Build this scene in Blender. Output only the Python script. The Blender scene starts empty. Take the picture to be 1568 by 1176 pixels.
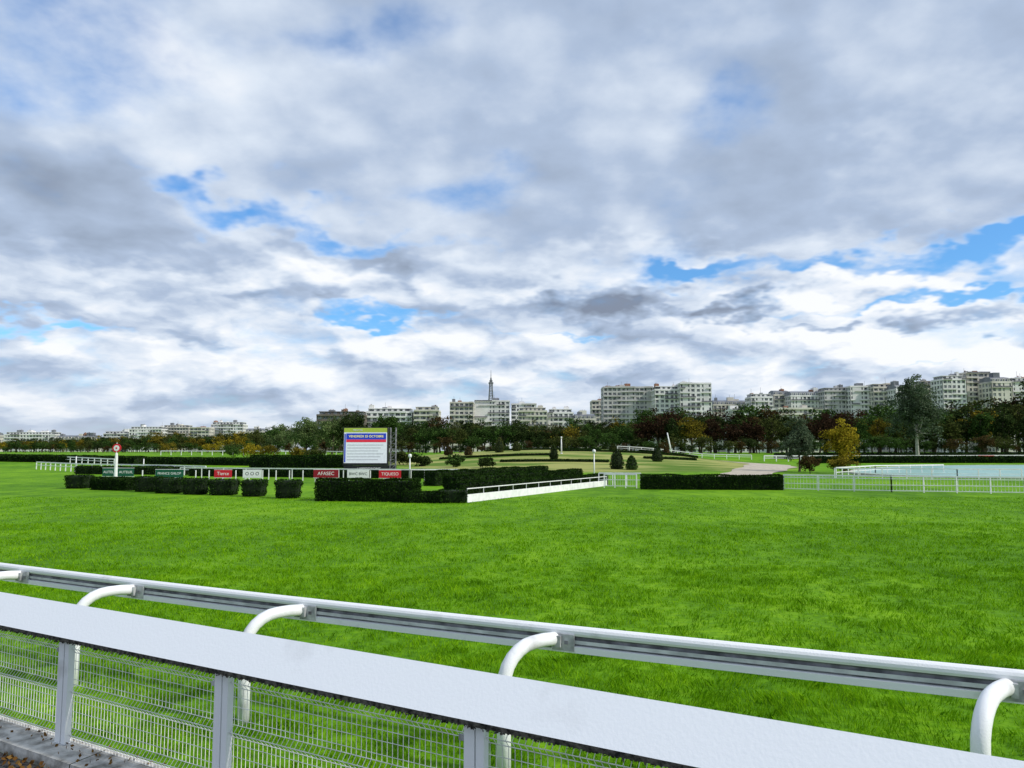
import bpy, math, random
import numpy as np
from mathutils import Vector
R = np.random.default_rng(7)
random.seed(7)
scene = bpy.context.scene
COL = scene.collection
scene.view_settings.view_transform = 'Standard'
scene.view_settings.look = 'None'
scene.view_settings.exposure = 0

# ------------------------------------------------------------------ helpers
def link(o):
    COL.objects.link(o); return o
def empty(name, loc=(0,0,0)):
    e = bpy.data.objects.new(name, None); e.location = loc; e.empty_display_size = .3
    return link(e)
class MB:
    """mesh builder"""
    def __init__(s): s.v=[]; s.n=0; s.loops=[]; s.sizes=[]; s.m=[]
    def add(s, verts, faces, mat=0):
        verts=np.asarray(verts,float).reshape(-1,3)
        for f in faces:
            s.loops.append(np.asarray(f)+s.n); s.sizes.append(np.array([len(f)])); s.m.append(np.array([mat]))
        s.v.append(verts); s.n+=len(verts)
    def addn(s, verts, faces, mat):
        verts=np.asarray(verts,float).reshape(-1,3); faces=np.asarray(faces)
        s.loops.append((faces+s.n).ravel()); s.sizes.append(np.full(len(faces),faces.shape[1]))
        s.m.append(np.broadcast_to(np.asarray(mat),(len(faces),)).copy())
        s.v.append(verts); s.n+=len(verts)
    def box(s, x0,x1,y0,y1,z0,z1, mat=0, taper=0):
        t=taper
        v=[(x0,y0,z0),(x1,y0,z0),(x1,y1,z0),(x0,y1,z0),(x0+t,y0+t,z1),(x1-t,y0+t,z1),(x1-t,y1-t,z1),(x0+t,y1-t,z1)]
        s.addn(v,[(0,3,2,1),(4,5,6,7),(0,1,5,4),(1,2,6,5),(2,3,7,6),(3,0,4,7)],mat)
    def beam(s, p0,p1,w,h,mat=0):
        """box beam from p0 to p1, w across, h high"""
        p0=np.array(p0,float);p1=np.array(p1,float);d=p1-p0;d/=max(np.linalg.norm(d),1e-9)
        up=np.array([0,0,1.]) if abs(d[2])<.95 else np.array([0,1.,0])
        a=np.cross(d,up);a/=np.linalg.norm(a);b=np.cross(a,d)
        v=[]
        for p in (p0,p1):
            for sa,sb in ((-1,-1),(1,-1),(1,1),(-1,1)): v.append(p+a*w/2*sa+b*h/2*sb)
        s.addn(v,[(0,3,2,1),(4,5,6,7),(0,1,5,4),(1,2,6,5),(2,3,7,6),(3,0,4,7)],mat)
    def tube(s, pts, rad, n=8, mat=0, cap=True):
        pts=[np.array(p,float) for p in pts]; k=len(pts)
        if np.isscalar(rad): rad=[rad]*k
        v=[];ref=None
        for i,p in enumerate(pts):
            d=pts[min(i+1,k-1)]-pts[max(i-1,0)];d/=max(np.linalg.norm(d),1e-9)
            if ref is None: ref=np.array([0,0,1.]) if abs(d[2])<.9 else np.array([1.,0,0])
            a=np.cross(d,ref);a/=max(np.linalg.norm(a),1e-9);b=np.cross(a,d);ref=b
            for j in range(n):
                t=2*math.pi*j/n; v.append(p+rad[i]*(a*math.cos(t)+b*math.sin(t)))
        f=[(i*n+j,i*n+(j+1)%n,(i+1)*n+(j+1)%n,(i+1)*n+j) for i in range(k-1) for j in range(n)]
        base=s.n; s.addn(v,f,mat)
        if cap:
            s.loops.append(np.arange(n)[::-1]+base); s.sizes.append(np.array([n])); s.m.append(np.array([mat]))
            s.loops.append(np.arange(n)+base+(k-1)*n); s.sizes.append(np.array([n])); s.m.append(np.array([mat]))
    def build(s,name,mats,loc=(0,0,0),smooth=False,parent=None,rotz=0):
        me=bpy.data.meshes.new(name)
        v=np.concatenate(s.v); L=np.concatenate(s.loops).astype(np.int32); S=np.concatenate(s.sizes).astype(np.int32)
        M=np.concatenate(s.m).astype(np.int32)
        me.vertices.add(len(v)); me.vertices.foreach_set('co',v.astype(np.float32).ravel())
        me.loops.add(len(L)); me.loops.foreach_set('vertex_index',L)
        me.polygons.add(len(S)); me.polygons.foreach_set('loop_start',np.concatenate([[0],np.cumsum(S)[:-1]]).astype(np.int32))
        for m in mats: me.materials.append(m)
        me.polygons.foreach_set('material_index',M)
        me.polygons.foreach_set('use_smooth',np.full(len(S),smooth))
        me.update(calc_edges=True)
        o=bpy.data.objects.new(name,me); o.location=loc; o.rotation_euler=(0,0,rotz); link(o)
        if parent: o.parent=parent
        return o
def leaves(mb, c, size, mats, asp=.6):
    """rhombic leaf faces at centres c"""
    n=len(c); size=np.broadcast_to(size,(n,))[:,None]
    a=R.normal(size=(n,3)); a/=np.linalg.norm(a,axis=1)[:,None]
    b=R.normal(size=(n,3)); b-=a*(a*b).sum(1)[:,None]; b/=np.linalg.norm(b,axis=1)[:,None]
    v=np.stack([c-a*size, c+b*size*asp, c+a*size, c-b*size*asp],1).reshape(-1,3)
    f=np.arange(4*n).reshape(n,4)
    mb.addn(v,f,mats)
def vnoise(x,y,scale,seed=0):
    r=np.random.default_rng(seed); g=r.random((128,128))
    x=np.asarray(x)/scale+1000.3; y=np.asarray(y)/scale+1000.7
    xi=np.floor(x).astype(int); yi=np.floor(y).astype(int); fx=x-xi; fy=y-yi
    fx=fx*fx*(3-2*fx); fy=fy*fy*(3-2*fy)
    G=lambda i,j:g[i%128,j%128]
    return (G(xi,yi)*(1-fx)+G(xi+1,yi)*fx)*(1-fy)+(G(xi,yi+1)*(1-fx)+G(xi+1,yi+1)*fx)*fy
def gz(x,y):
    x=np.asarray(x,float); y=np.asarray(y,float)
    u=np.clip((x-34)/16,0,1); st=105+62*u*u*(3-2*u)
    t=np.clip((y-st)/(255-st),0,1); z=2.0*t*t*(3-2*t)
    m=((x-12)/34)**2+((y-178)/58)**2
    return z+2.3*np.exp(-1.3*m**1.4)
def G(x,y): return float(gz(x,y))

# ------------------------------------------------------------------ materials
def rgb(c): return (c[0],c[1],c[2],1)
def newmat(name):
    m=bpy.data.materials.new(name); m.use_nodes=True; nt=m.node_tree
    return m,nt,nt.nodes['Principled BSDF'],nt.nodes,nt.links
def mat_noise(name,c1,c2,scale=5,rough=.7,bump=0,detail=4,lo=.35,hi=.65,metal=0,bscale=None,spec=.3,stretch=None):
    m,nt,p,N,L=newmat(name)
    tc=N.new('ShaderNodeNewGeometry'); src=tc.outputs['Position']
    if stretch:
        mp=N.new('ShaderNodeMapping'); mp.inputs['Scale'].default_value=stretch; L.new(src,mp.inputs[0]); src=mp.outputs[0]
    n=N.new('ShaderNodeTexNoise'); n.inputs['Scale'].default_value=scale; n.inputs['Detail'].default_value=detail
    L.new(src,n.inputs['Vector'])
    r=N.new('ShaderNodeValToRGB'); r.color_ramp.elements[0].position=lo; r.color_ramp.elements[1].position=hi
    r.color_ramp.elements[0].color=rgb(c1); r.color_ramp.elements[1].color=rgb(c2)
    L.new(n.outputs['Fac'],r.inputs[0]); L.new(r.outputs[0],p.inputs['Base Color'])
    p.inputs['Roughness'].default_value=rough; p.inputs['Metallic'].default_value=metal
    p.inputs['Specular IOR Level'].default_value=spec
    if bump:
        n2=N.new('ShaderNodeTexNoise'); n2.inputs['Scale'].default_value=bscale or scale*3; n2.inputs['Detail'].default_value=2
        L.new(src,n2.inputs['Vector'])
        b=N.new('ShaderNodeBump'); b.inputs['Strength'].default_value=bump; b.inputs['Distance'].default_value=.02
        L.new(n2.outputs['Fac'],b.inputs['Height']); L.new(b.outputs[0],p.inputs['Normal'])
    return m
def mat_leaf(name,c1,c2,c3,trans=.25,nscale=.6):
    m,nt,p,N,L=newmat(name)
    g=N.new('ShaderNodeNewGeometry'); n=N.new('ShaderNodeTexNoise'); n.inputs['Scale'].default_value=nscale; n.inputs['Detail'].default_value=1
    L.new(g.outputs['Position'],n.inputs['Vector'])
    ad=N.new('ShaderNodeMath'); ad.operation='MULTIPLY_ADD'; ad.inputs[1].default_value=.55
    L.new(g.outputs['Random Per Island'],ad.inputs[0])
    s=N.new('ShaderNodeMath'); s.operation='SUBTRACT'; s.inputs[1].default_value=.28; L.new(n.outputs['Fac'],s.inputs[0]); L.new(s.outputs[0],ad.inputs[2])
    r=N.new('ShaderNodeValToRGB'); e=r.color_ramp.elements; e[0].position=.15; e[0].color=rgb(c1); e[1].position=.9; e[1].color=rgb(c3)
    x=e.new(.5); x.color=rgb(c2); L.new(ad.outputs[0],r.inputs[0])
    N.remove(p)
    df=N.new('ShaderNodeBsdfDiffuse'); L.new(r.outputs[0],df.inputs[0])
    t=N.new('ShaderNodeBsdfTranslucent'); L.new(r.outputs[0],t.inputs[0])
    mx=N.new('ShaderNodeMixShader'); mx.inputs[0].default_value=trans
    L.new(df.outputs[0],mx.inputs[1]); L.new(t.outputs[0],mx.inputs[2]); L.new(mx.outputs[0],N['Material Output'].inputs[0])
    return m
white=mat_noise('white_paint',(.5,.5,.5),(.84,.85,.86),2.2,.45,.15,6,.22,.40,bscale=60)
whiteb=mat_noise('white_board_paint',(.66,.67,.69),(.85,.87,.90),1.3,.5,.08,6,.25,.42,bscale=40)
wfar=mat_noise('white_rail_paint',(.74,.74,.74),(.86,.86,.86),3,.5,detail=1)
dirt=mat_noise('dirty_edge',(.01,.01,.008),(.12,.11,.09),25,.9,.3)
galv=mat_noise('galvanised_steel',(.3,.31,.32),(.62,.63,.64),9,.45,.1,metal=.3)
groove=mat_noise('rail_groove_grey',(.10,.10,.11),(.28,.28,.30),6,.6)
wire_m=mat_noise('wire_coating',(.6,.61,.6),(.82,.82,.8),10,.5,detail=1)
stone=mat_noise('kerb_concrete',(.16,.15,.13),(.55,.53,.49),7,.9,.6,8,.3,.6)
asph=mat_noise('asphalt',(.03,.03,.032),(.075,.07,.068),30,.9,.6,8)
black=mat_noise('black_panel',(.012,.014,.015),(.03,.032,.034),4,.5)
bark=mat_noise('bark',(.03,.022,.015),(.09,.07,.05),8,.9)
barkw=mat_noise('pale_bark',(.25,.24,.2),(.5,.48,.44),3,.9,.5)
def flat(name,c,rough=.5,em=0):
    m=mat_noise(name,tuple(x*.88 for x in c),c,4,rough)
    if em:
        p=m.node_tree.nodes['Principled BSDF']; p.inputs['Emission Color'].default_value=rgb(c); p.inputs['Emission Strength'].default_value=em
    return m
green_b=flat('board_green',(.01,.10,.055)); red_b=flat('board_red',(.6,.015,.03)); white_b=flat('board_white',(.8,.8,.8)); maroon_b=flat('board_maroon',(.28,.01,.02))
ink_w=flat('lettering_white',(.85,.85,.85)); ink_k=flat('lettering_black',(.01,.01,.01))

box_leaf=mat_leaf('boxwood_leaf',(.006,.016,.004),(.015,.036,.007),(.042,.085,.016),.15,1.5)
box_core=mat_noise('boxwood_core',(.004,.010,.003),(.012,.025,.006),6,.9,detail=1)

# ------------------------------------------------------------------ turf / ground
def ground_material():
    m,nt,p,N,L=newmat('turf')
    g=N.new('ShaderNodeNewGeometry'); pos=g.outputs['Position']
    def noise(sc,det=4,st=None,dist=0):
        n=N.new('ShaderNodeTexNoise'); n.inputs['Scale'].default_value=sc; n.inputs['Detail'].default_value=det; n.inputs['Distortion'].default_value=dist
        if st:
            mp=N.new('ShaderNodeMapping'); mp.inputs['Scale'].default_value=st; L.new(pos,mp.inputs[0]); L.new(mp.outputs[0],n.inputs['Vector'])
        else: L.new(pos,n.inputs['Vector'])
        return n.outputs['Fac']
    def M(op,a,b,c=None,cl=False):
        x=N.new('ShaderNodeMath'); x.operation=op; x.use_clamp=cl
        for i,q in enumerate((a,b,c)):
            if q is None: continue
            if hasattr(q,'name'): L.new(q,x.inputs[i])
            else: x.inputs[i].default_value=q
        return x.outputs[0]
    A=noise(.09,1,(1,.7,1)); B=noise(.8,3,(1,.45,1)); C=noise(5,4)
    f=M('ADD',M('MULTIPLY',A,.3),M('ADD',M('MULTIPLY',B,.35),M('MULTIPLY',C,.35)))
    r=N.new('ShaderNodeValToRGB'); e=r.color_ramp.elements
    e[0].position=.40; e[0].color=(.06,.165,.004,1); e[1].position=.62; e[1].color=(.19,.37,.008,1)
    x=e.new(.5); x.color=(.11,.26,.005,1); L.new(f,r.inputs[0])
    r2=N.new('ShaderNodeValToRGB'); e=r2.color_ramp.elements
    e[0].position=.40; e[0].color=(.10,.18,.02,1); e[1].position=.56; e[1].color=(.32,.33,.10,1)
    D=noise(.06,3,(1,2.2,1)); L.new(D,r2.inputs[0])
    sp=N.new('ShaderNodeSeparateXYZ'); L.new(pos,sp.inputs[0])
    dx=M('DIVIDE',M('SUBTRACT',sp.outputs[0],14),40); dy=M('DIVIDE',M('SUBTRACT',sp.outputs[1],165),62)
    rr=M('ADD',M('MULTIPLY',dx,dx),M('MULTIPLY',dy,dy))
    k=M('MULTIPLY_ADD',rr,-4,M('ADD',4.2,M('MULTIPLY',B,.8)),True)
    mx=N.new('ShaderNodeMixRGB'); L.new(k,mx.inputs[0]); L.new(r.outputs[0],mx.inputs[1]); L.new(r2.outputs[0],mx.inputs[2])
    L.new(mx.outputs[0],p.inputs['Base Color']); p.inputs['Roughness'].default_value=.9; p.inputs['Specular IOR Level'].default_value=.1
    b=N.new('ShaderNodeBump'); b.inputs['Strength'].default_value=.8; b.inputs['Distance'].default_value=.12
    Bb=noise(2.2,3); L.new(Bb,b.inputs['Height']); L.new(b.outputs[0],p.inputs['Normal'])
    return m
turf=ground_material()
xs=np.concatenate([[-6000,-3000,-1500,-800,-500,-350],np.arange(-260,261,5),[350,500,800,1500,3000,6000]])
ys=np.concatenate([[-400,-100,-20,0,20,40,60,80],np.arange(90,330,5),[360,420,520,700,1000,2000,4000,7000]])
X,Y=np.meshgrid(xs,ys); Z=gz(X,Y)
mb=MB(); nx=len(xs); idx=np.arange(len(xs)*len(ys)).reshape(len(ys),nx)
mb.addn(np.stack([X,Y,Z],-1).reshape(-1,3), np.stack([idx[:-1,:-1],idx[:-1,1:],idx[1:,1:],idx[1:,:-1]],-1).reshape(-1,4),0)
mb.build('ground',[turf],smooth=True)

# turf blades
def blade_material():
    m,nt,p,N,L=newmat('grass_blades')
    g=N.new('ShaderNodeNewGeometry')
    n=N.new('ShaderNodeTexNoise'); n.inputs['Scale'].default_value=1.1; n.inputs['Detail'].default_value=2; L.new(g.outputs['Position'],n.inputs['Vector'])
    a=N.new('ShaderNodeMath'); a.operation='MULTIPLY_ADD'; a.inputs[1].default_value=.55; L.new(g.outputs['Random Per Island'],a.inputs[0])
    s=N.new('ShaderNodeMath'); s.operation='MULTIPLY_ADD'; s.inputs[1].default_value=1.1; s.inputs[2].default_value=-.33; L.new(n.outputs['Fac'],s.inputs[0]); L.new(s.outputs[0],a.inputs[2])
    r=N.new('ShaderNodeValToRGB'); e=r.color_ramp.elements
    e[0].position=.1; e[0].color=(.07,.19,.004,1); e[1].position=.95; e[1].color=(.31,.54,.014,1); x=e.new(.5); x.color=(.155,.36,.006,1)
    L.new(a.outputs[0],r.inputs[0]); N.remove(p)
    df=N.new('ShaderNodeBsdfDiffuse'); L.new(r.outputs[0],df.inputs[0])
    t=N.new('ShaderNodeBsdfTranslucent'); L.new(r.outputs[0],t.inputs[0]); mx=N.new('ShaderNodeMixShader'); mx.inputs[0].default_value=.3
    L.new(df.outputs[0],mx.inputs[1]); L.new(t.outputs[0],mx.inputs[2]); L.new(mx.outputs[0],N['Material Output'].inputs[0])
    return m
def fence_y(x): return 5.56-.565*x
mb=MB()
for d0,d1,rho,w,hs in ((4.5,12,1350,.0075,1.),(12,20,520,.012,1.05),(20,32,170,.018,1.05),(32,50,42,.028,.9)):
    x0,x1=-.78*d1-3,.78*d1+3; n=int((x1-x0)*(d1-d0)*rho)
    x=R.uniform(x0,x1,n); y=R.uniform(d0,d1,n)
    keep=(np.abs(x)<.74*y+3)&(y>fence_y(x)+.12); x=x[keep]; y=y[keep]
    cl=vnoise(x,y,.24,1)*.55+vnoise(x,y,.7,2)*.3+vnoise(x,y,3,3)*.15
    keep=R.random(len(x))<(.15+cl*1.3-.12*(cl<.40)); x=x[keep];y=y[keep];cl=cl[keep]; n=len(x)
    h=(.018+.135*np.clip(cl-.2,0,1)+R.uniform(0,.025,n))*hs
    th=R.uniform(0,2*np.pi,n); lean=R.uniform(.2,1.0,n)*h; la=vnoise(x,y,.5,5)*9+R.normal(0,.9,n)
    base=np.stack([x,y,np.full(n,-.01)],-1); wv=np.stack([np.cos(th)*w/2,np.sin(th)*w/2,np.zeros(n)],-1)
    mid=base+np.stack([np.cos(la)*lean*.3,np.sin(la)*lean*.3,h*.6],-1)
    tip=base+np.stack([np.cos(la)*lean,np.sin(la)*lean,h],-1)
    v=np.stack([base-wv,base+wv,mid+wv*.8,tip,mid-wv*.8],1).reshape(-1,3)
    mb.addn(v,np.arange(5*n).reshape(n,5),0)
mb.build('turf_grass',[blade_material()])

# asphalt walkway on spectators' side + kerb
nv=np.array([.565,1.0]); nv/=np.linalg.norm(nv)          # unit normal of the fence, pointing to the course
tv=np.array([1,-.565])/np.linalg.norm([1,-.565])
def fl(x,off,z):  # point on the fence line, shifted off metres to the course
    return (x+nv[0]*off, fence_y(x)+nv[1]*off, z)
mb=MB(); 
def strip(mb,x0,x1,prof,mats,n=1,close=False):
    """extrude profile [(off,z)] along fence line"""
    X=np.linspace(x0,x1,n+1); k=len(prof)
    v=[fl(x,o,z) for x in X for (o,z) in prof]
    E=k if close else k-1
    for i in range(n):
        for j in range(E):
            a=i*k+j;b=i*k+(j+1)%k
            mb.add([v[a],v[b],v[b+k],v[a+k]],[(0,1,2,3)],mats[j])
strip(mb,-40,14,[(-12,.004),(-.42,.004)],[0]); mb.build('asphalt_walkway',[asph])
mb=MB(); xx=-40.
while xx<12:
    L1=1.9; strip(mb,xx,xx+L1-.012,[(-.42,-.05),(-.40,.10),(-.02,.115),(.0,.09),(.0,-.05)],[0]*4); 
    xx+=L1
mb.build('concrete_kerb',[stone])
mb=MB(); n=500
px=R.uniform(-9,-3,n); off=-.43-np.abs(R.normal(0,.25,n)); c=np.array([fl(a,b,.03+R.random()*.02) for a,b in zip(px,off)])
leaves(mb,c,.03,0,.7)
px=R.uniform(-9,-3,160); c=np.array([fl(a,b,.125+R.random()*.01) for a,b in zip(px,R.uniform(-.4,0,160))]); leaves(mb,c,.022,0,.7)
mb.build('fallen_leaves',[mat_leaf('dead_leaf',(.06,.03,.01),(.14,.07,.02),(.25,.16,.05),.1)])

# ------------------------------------------------------------------ spectator fence
fence=empty('spectator_fence')
mb=MB(); TZ,LZ=1.42,1.15
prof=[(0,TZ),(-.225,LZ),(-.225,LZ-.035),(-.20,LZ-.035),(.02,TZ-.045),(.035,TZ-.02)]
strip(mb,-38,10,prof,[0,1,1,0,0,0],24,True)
mb.build('top_board',[whiteb,dirt],parent=fence)
mb=MB(); n=2600; px=R.uniform(-12,6,n); c=np.array([fl(a,-.222+R.normal(0,.004),LZ-.034-abs(R.normal(0,.007))) for a in px])
leaves(mb,c,R.uniform(.006,.018,n),0,.6); mb.build('dark_flecks_on_board_edge',[dirt],parent=fence)  # jagged dark flecks along the board's lower edge
posts=[-17.0,-14.9,-12.8,-10.7,-8.6,-6.5,-4.42,-2.42,-.20,1.95,4.1,6.2]
for i,x in enumerate(posts):
    mb=MB()
    def pl(o,s,z):
        p=fl(x,o,z); return (p[0]+tv[0]*s,p[1]+tv[1]*s,z)
    def pbox(s0,s1,o0,o1,z0,z1,m=0):
        v=[pl(o,s,z) for z in (z0,z1) for (s,o) in ((s0,o0),(s1,o0),(s1,o1),(s0,o1))]
        mb.addn(v,[(0,3,2,1),(4,5,6,7),(0,1,5,4),(1,2,6,5),(2,3,7,6),(3,0,4,7)],m)
    pbox(-.06,.025,-.17,-.12,.1,LZ+.02)
    pbox(.035,.10,-.165,-.10,.1,LZ+.05)
    pbox(-.075,.115,-.19,-.08,.098,.112,1)
    pbox(-.11,-.07,-.16,-.14,.98,1.02,1)
    mb.build('post_%d'%(i+1),[white,galv],parent=fence)
mb=MB(); folds=(1.03,.62,.2); 
px=np.arange(-18,6.5,.05/1.1486)
path=[(0,1.13)]
for fz in folds: path+= [(0,fz+.05),(-.045,fz),(0,fz-.05)]
path+=[(0,.1)]
for x in px: mb.tube([fl(x,-.09+o,z) for o,z in path],.0034,3,0,False)
for fz in folds:
    for dz,o in ((.05,0),(0,-.045),(-.05,0)): mb.tube([fl(-18,-.094+o,fz+dz),fl(6.5,-.094+o,fz+dz)],.004,4,0)
for z in (.12,.41,.82,.90,.72,.51,.31,1.13): mb.tube([fl(-18,-.094,z),fl(6.5,-.094,z)],.003,4,0)
mb.build('wire_mesh',[wire_m],parent=fence)

# ------------------------------------------------------------------ running rail (course side)
rail=empty('running_rail')
def ry(x): return 8.14-.471*x+.00465*x*x
def rpt(x,o,z):
    d=-.471+.0093*x; n=np.array([-(d),1.]); n/=np.linalg.norm(n)
    return (x-n[0]*o, ry(x)-n[1]*o, z)
RT=1.26
pr=[]; 
for a in np.linspace(180,-40,9): pr.append((.055*math.cos(math.radians(a)),RT-.055+.055*math.sin(math.radians(a))))
pr+=[(.02,RT-.105),(.02,RT-.125),(.045,RT-.13),(.045,RT-.165),(.02,RT-.17),(.02,RT-.185),(.06,RT-.19),(.06,RT-.25),(-.05,RT-.25)]
mt=[0]*8+[1,1,1,2,1,1,0,0,0,0]
mb=MB(); X=np.linspace(-34,11,46); k=len(pr)
for i in range(len(X)-1):
    for j in range(k):
        j2=(j+1)%k
        v=[rpt(X[i],*pr[j]),rpt(X[i],*pr[j2]),rpt(X[i+1],*pr[j2]),rpt(X[i+1],*pr[j])]
        mb.add(v,[(0,1,2,3)],mt[j] if j<len(mt) else 0)
lt=mat_noise('rail_light_grey',(.45,.46,.47),(.68,.69,.70),5,.5)
mb.build('rail_profile',[white,groove,lt],parent=rail)
arms=[-31,-28,-25,-22,-19,-16.2,-13.2,-10.3,-7.4,-5.1,-2.45,.45,3.95,7.2,10]
for i,x in enumerate(arms):
    mb=MB(); b=rpt(x,.06,RT-.13)
    b=np.array(b); h=np.array([-.50,-.46,0])
    pts=[b+np.array([0,0,.0]), b+h*.25+np.array([0,0,.012]), b+h*.45+np.array([0,0,0.01])]
    for a in np.linspace(15,90,6):
        t=math.radians(a); pts.append(b+h*(.45+.55*math.sin(t))+np.array([0,0,.01-.33*(1-math.cos(t))]))
    e=pts[-1]; pts+=[e+np.array([0,0,-.35]),np.array([e[0],e[1],-.05])]
    mb.tube(pts,.066,16,0)
    mb.build('curved_support_%d'%(i+1),[white],parent=rail,smooth=True)
    mb=MB()
    def P(s,o,z): return rpt(x+s,o,z)
    def rb(s0,s1,o0,o1,z0,z1,m):
        v=[P(s,o,z) for z in (z0,z1) for (s,o) in ((s0,o0),(s1,o0),(s1,o1),(s0,o1))]
        mb.addn(v,[(0,1,2,3),(7,6,5,4),(4,5,1,0),(5,6,2,1),(6,7,3,2),(7,4,0,3)],m)
    rb(-.02,.19,.046,.068,RT-.235,RT-.075,0)
    rb(.02,.07,.068,.11,RT-.20,RT-.09,0)
    rb(.10,.135,.066,.078,RT-.17,RT-.135,1)
    rb(-.10,-.03,.048,.064,RT-.22,RT-.19,1)
    mb.build('joint_bracket_%d'%(i+1),[galv,groove],parent=rail)

# ------------------------------------------------------------------ clipped hedges / topiary
def topiary(name,x,y,w,d,h):
    n=int(900*w*h); 
    u=R.normal(size=(n,3)); u/=np.linalg.norm(u,axis=1)[:,None]
    s=np.sign(u)*np.abs(u)**.55; s/=np.max(np.abs(s),axis=1)[:,None]**.75
    def shp(s,k):
        z=(s[:,2]+1)/2; tp=.84+.2*z-.12*np.clip(z-.85,0,1)*3
        return np.stack([s[:,0]*w/2*tp*k,s[:,1]*d/2*tp*k,z*h*(.97 if k<1 else 1)],-1)
    c=shp(s,1.0); c+=R.normal(0,.025,c.shape); mb=MB(); c[:,2]=np.clip(c[:,2],.03,None)
    leaves(mb,c,R.uniform(.03,.07,n),0,.6)
    m=12; th=np.linspace(0,2*np.pi,17)[:-1]; v=[];
    for i in range(m+1):
        ph=-np.pi/2+np.pi*i/m
        for t in th: v.append((math.cos(ph)*math.cos(t),math.cos(ph)*math.sin(t),math.sin(ph)))
    v=np.array(v); q=np.sign(v)*np.abs(v)**.55; q/=np.max(np.abs(q),axis=1)[:,None]**.75
    f=[(i*16+j,i*16+(j+1)%16,(i+1)*16+(j+1)%16,(i+1)*16+j) for i in range(m) for j in range(16)]
    mb.addn(shp(q,.93),f,1)
    return mb.build(name,[box_leaf,box_core],loc=(x,y,G(x,y)))
def hedge(name,p0,p1,wd,h,leaf=.06,dens=170,mats=None,z0=None,wob=.07):
    p0=np.array(p0,float);p1=np.array(p1,float);L=np.linalg.norm(p1-p0);t=(p1-p0)/L;nn=np.array([-t[1],t[0]])
    area=np.array([L*wd,L*h,L*h,wd*h,wd*h]); n=int(area.sum()*dens)
    k=R.choice(5,n,p=area/area.sum()); a=R.random(n);b=R.random(n)
    s=np.where(k<3,a*L,np.where(k==3,0,L)); o=np.where(k==0,(b-.5)*wd,np.where(k==1,-wd/2,np.where(k==2,wd/2,(a-.5)*wd)))
    z=np.where(k==0,h,b*h)
    z=z*(1+wob*(vnoise(s,o,1.3,11)-.5)*2); o=o*(1+wob*(vnoise(s,z,1.1,12)-.5)*2)
    r=np.clip((z/h-.85)/.15,0,1); o*=1-.12*r
    c=np.stack([s*t[0]+o*nn[0],s*t[1]+o*nn[1],np.clip(z,.02,None)],-1)+R.normal(0,.02,(n,3))
    gx=p0[0]+c[:,0];gy=p0[1]+c[:,1]; c[:,2]+=gz(gx,gy)-G(*p0)
    mb=MB(); leaves(mb,c,R.uniform(leaf*.6,leaf*1.3,n),0,.6)
    ns=max(1,int(L/6))
    for i in range(ns):
        q0=t*L*i/ns;q1=t*L*(i+1)/ns; g0=G(*(p0+q0))-G(*p0); g1=G(*(p0+q1))-G(*p0)
        i0=q0+t*.05*(i==0); i1=q1-t*.05*(i==ns-1)
        mb.beam((i0[0],i0[1],g0+h*.45),(i1[0],i1[1],g1+h*.45),wd*.86,h*.9,1)
    return mb.build(name,mats or [box_leaf,box_core],loc=(p0[0],p0[1],G(*p0)))
for x,y,w,h in ((-34.6,62,1.7,1.05),(-26.7,57,1.65,1.1),(-24.2,55,1.85,1.08),(-21.8,53.5,1.5,1.1),(-19.6,52.8,1.75,1.05),(-17.0,51.2,1.45,1.08),(-14.2,49.3,1.5,1.15)):
    topiary('clipped_boxwood_bush',x,y,w,w*.95,h)
hedge('clipped_hedge',(-32.1,60),(-28.7,58.6),1.3,.95,.055,420)
hedge('clipped_hedge',(-11.6,47.2),(-5.7,46.3),2.0,1.28,.055,420)
hedge('clipped_hedge',(-6.2,45.4),(-3.9,45.0),1.6,.62,.055,420)
topiary('clipped_boxwood_bush',-3.4,45.0,1.7,1.4,.75)
hedge('clipped_hedge',(-3.6,50),(8.0,68.5),1.1,.95,.06,300)
hedge('clipped_hedge',(-4.5,56),(6.5,77),1.2,1.15,.07,220)
hedge('clipped_hedge',(-7.0,66),(3.5,86),1.3,1.25,.07,200)
hedge('clipped_hedge',(10.1,60.6),(20.7,59.6),1.2,1.12,.06,380)
hedge('clipped_hedge',(-56,100),(-40,96),1.4,1.0,.1,80)
hedge('clipped_hedge',(-38,92),(-12,84),1.2,.9,.08,160)
hedge('clipped_hedge',(-12,84),(-3,83),1.3,.95,.08,160)
hedge('clipped_hedge',(-44,132),(-27,128),3,2.0,.14,60)
hedge('clipped_hedge',(-70,150),(-45,140),3,1.3,.16,40)
hedge('clipped_hedge',(-120,170),(-72,150),3,1.4,.2,30)
hedge('clipped_hedge',(70,180),(150,182),3,1.5,.2,40)
hedge('clipped_hedge',(70,205),(190,214),3,1.5,.2,30)
for a,b in (((-14,150),(8,146)),((10,163),(38,158)),((-6,176),(20,174)),((24,140),(34,143)),((-2,132),(16,128)),((30,182),(42,176))):
    hedge('low_border_hedge',a,b,1.0,.35,.12,70)

mb=MB()
mb.beam((-2.6,44.9,.24),(8.1,66.3,.24),.06,.46,0)
n=12
for i in range(n+1):
    t=i/n; x=-2.6+10.7*t; y=44.9+21.4*t
    mb.beam((x,y+.08,0),(x,y+.08,.80),.035,.035,0)
mb.beam((-2.6,45.0,.80),(8.1,66.4,.80),.05,.05,0)
mb.build('white_guard_rail',[wfar])

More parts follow.
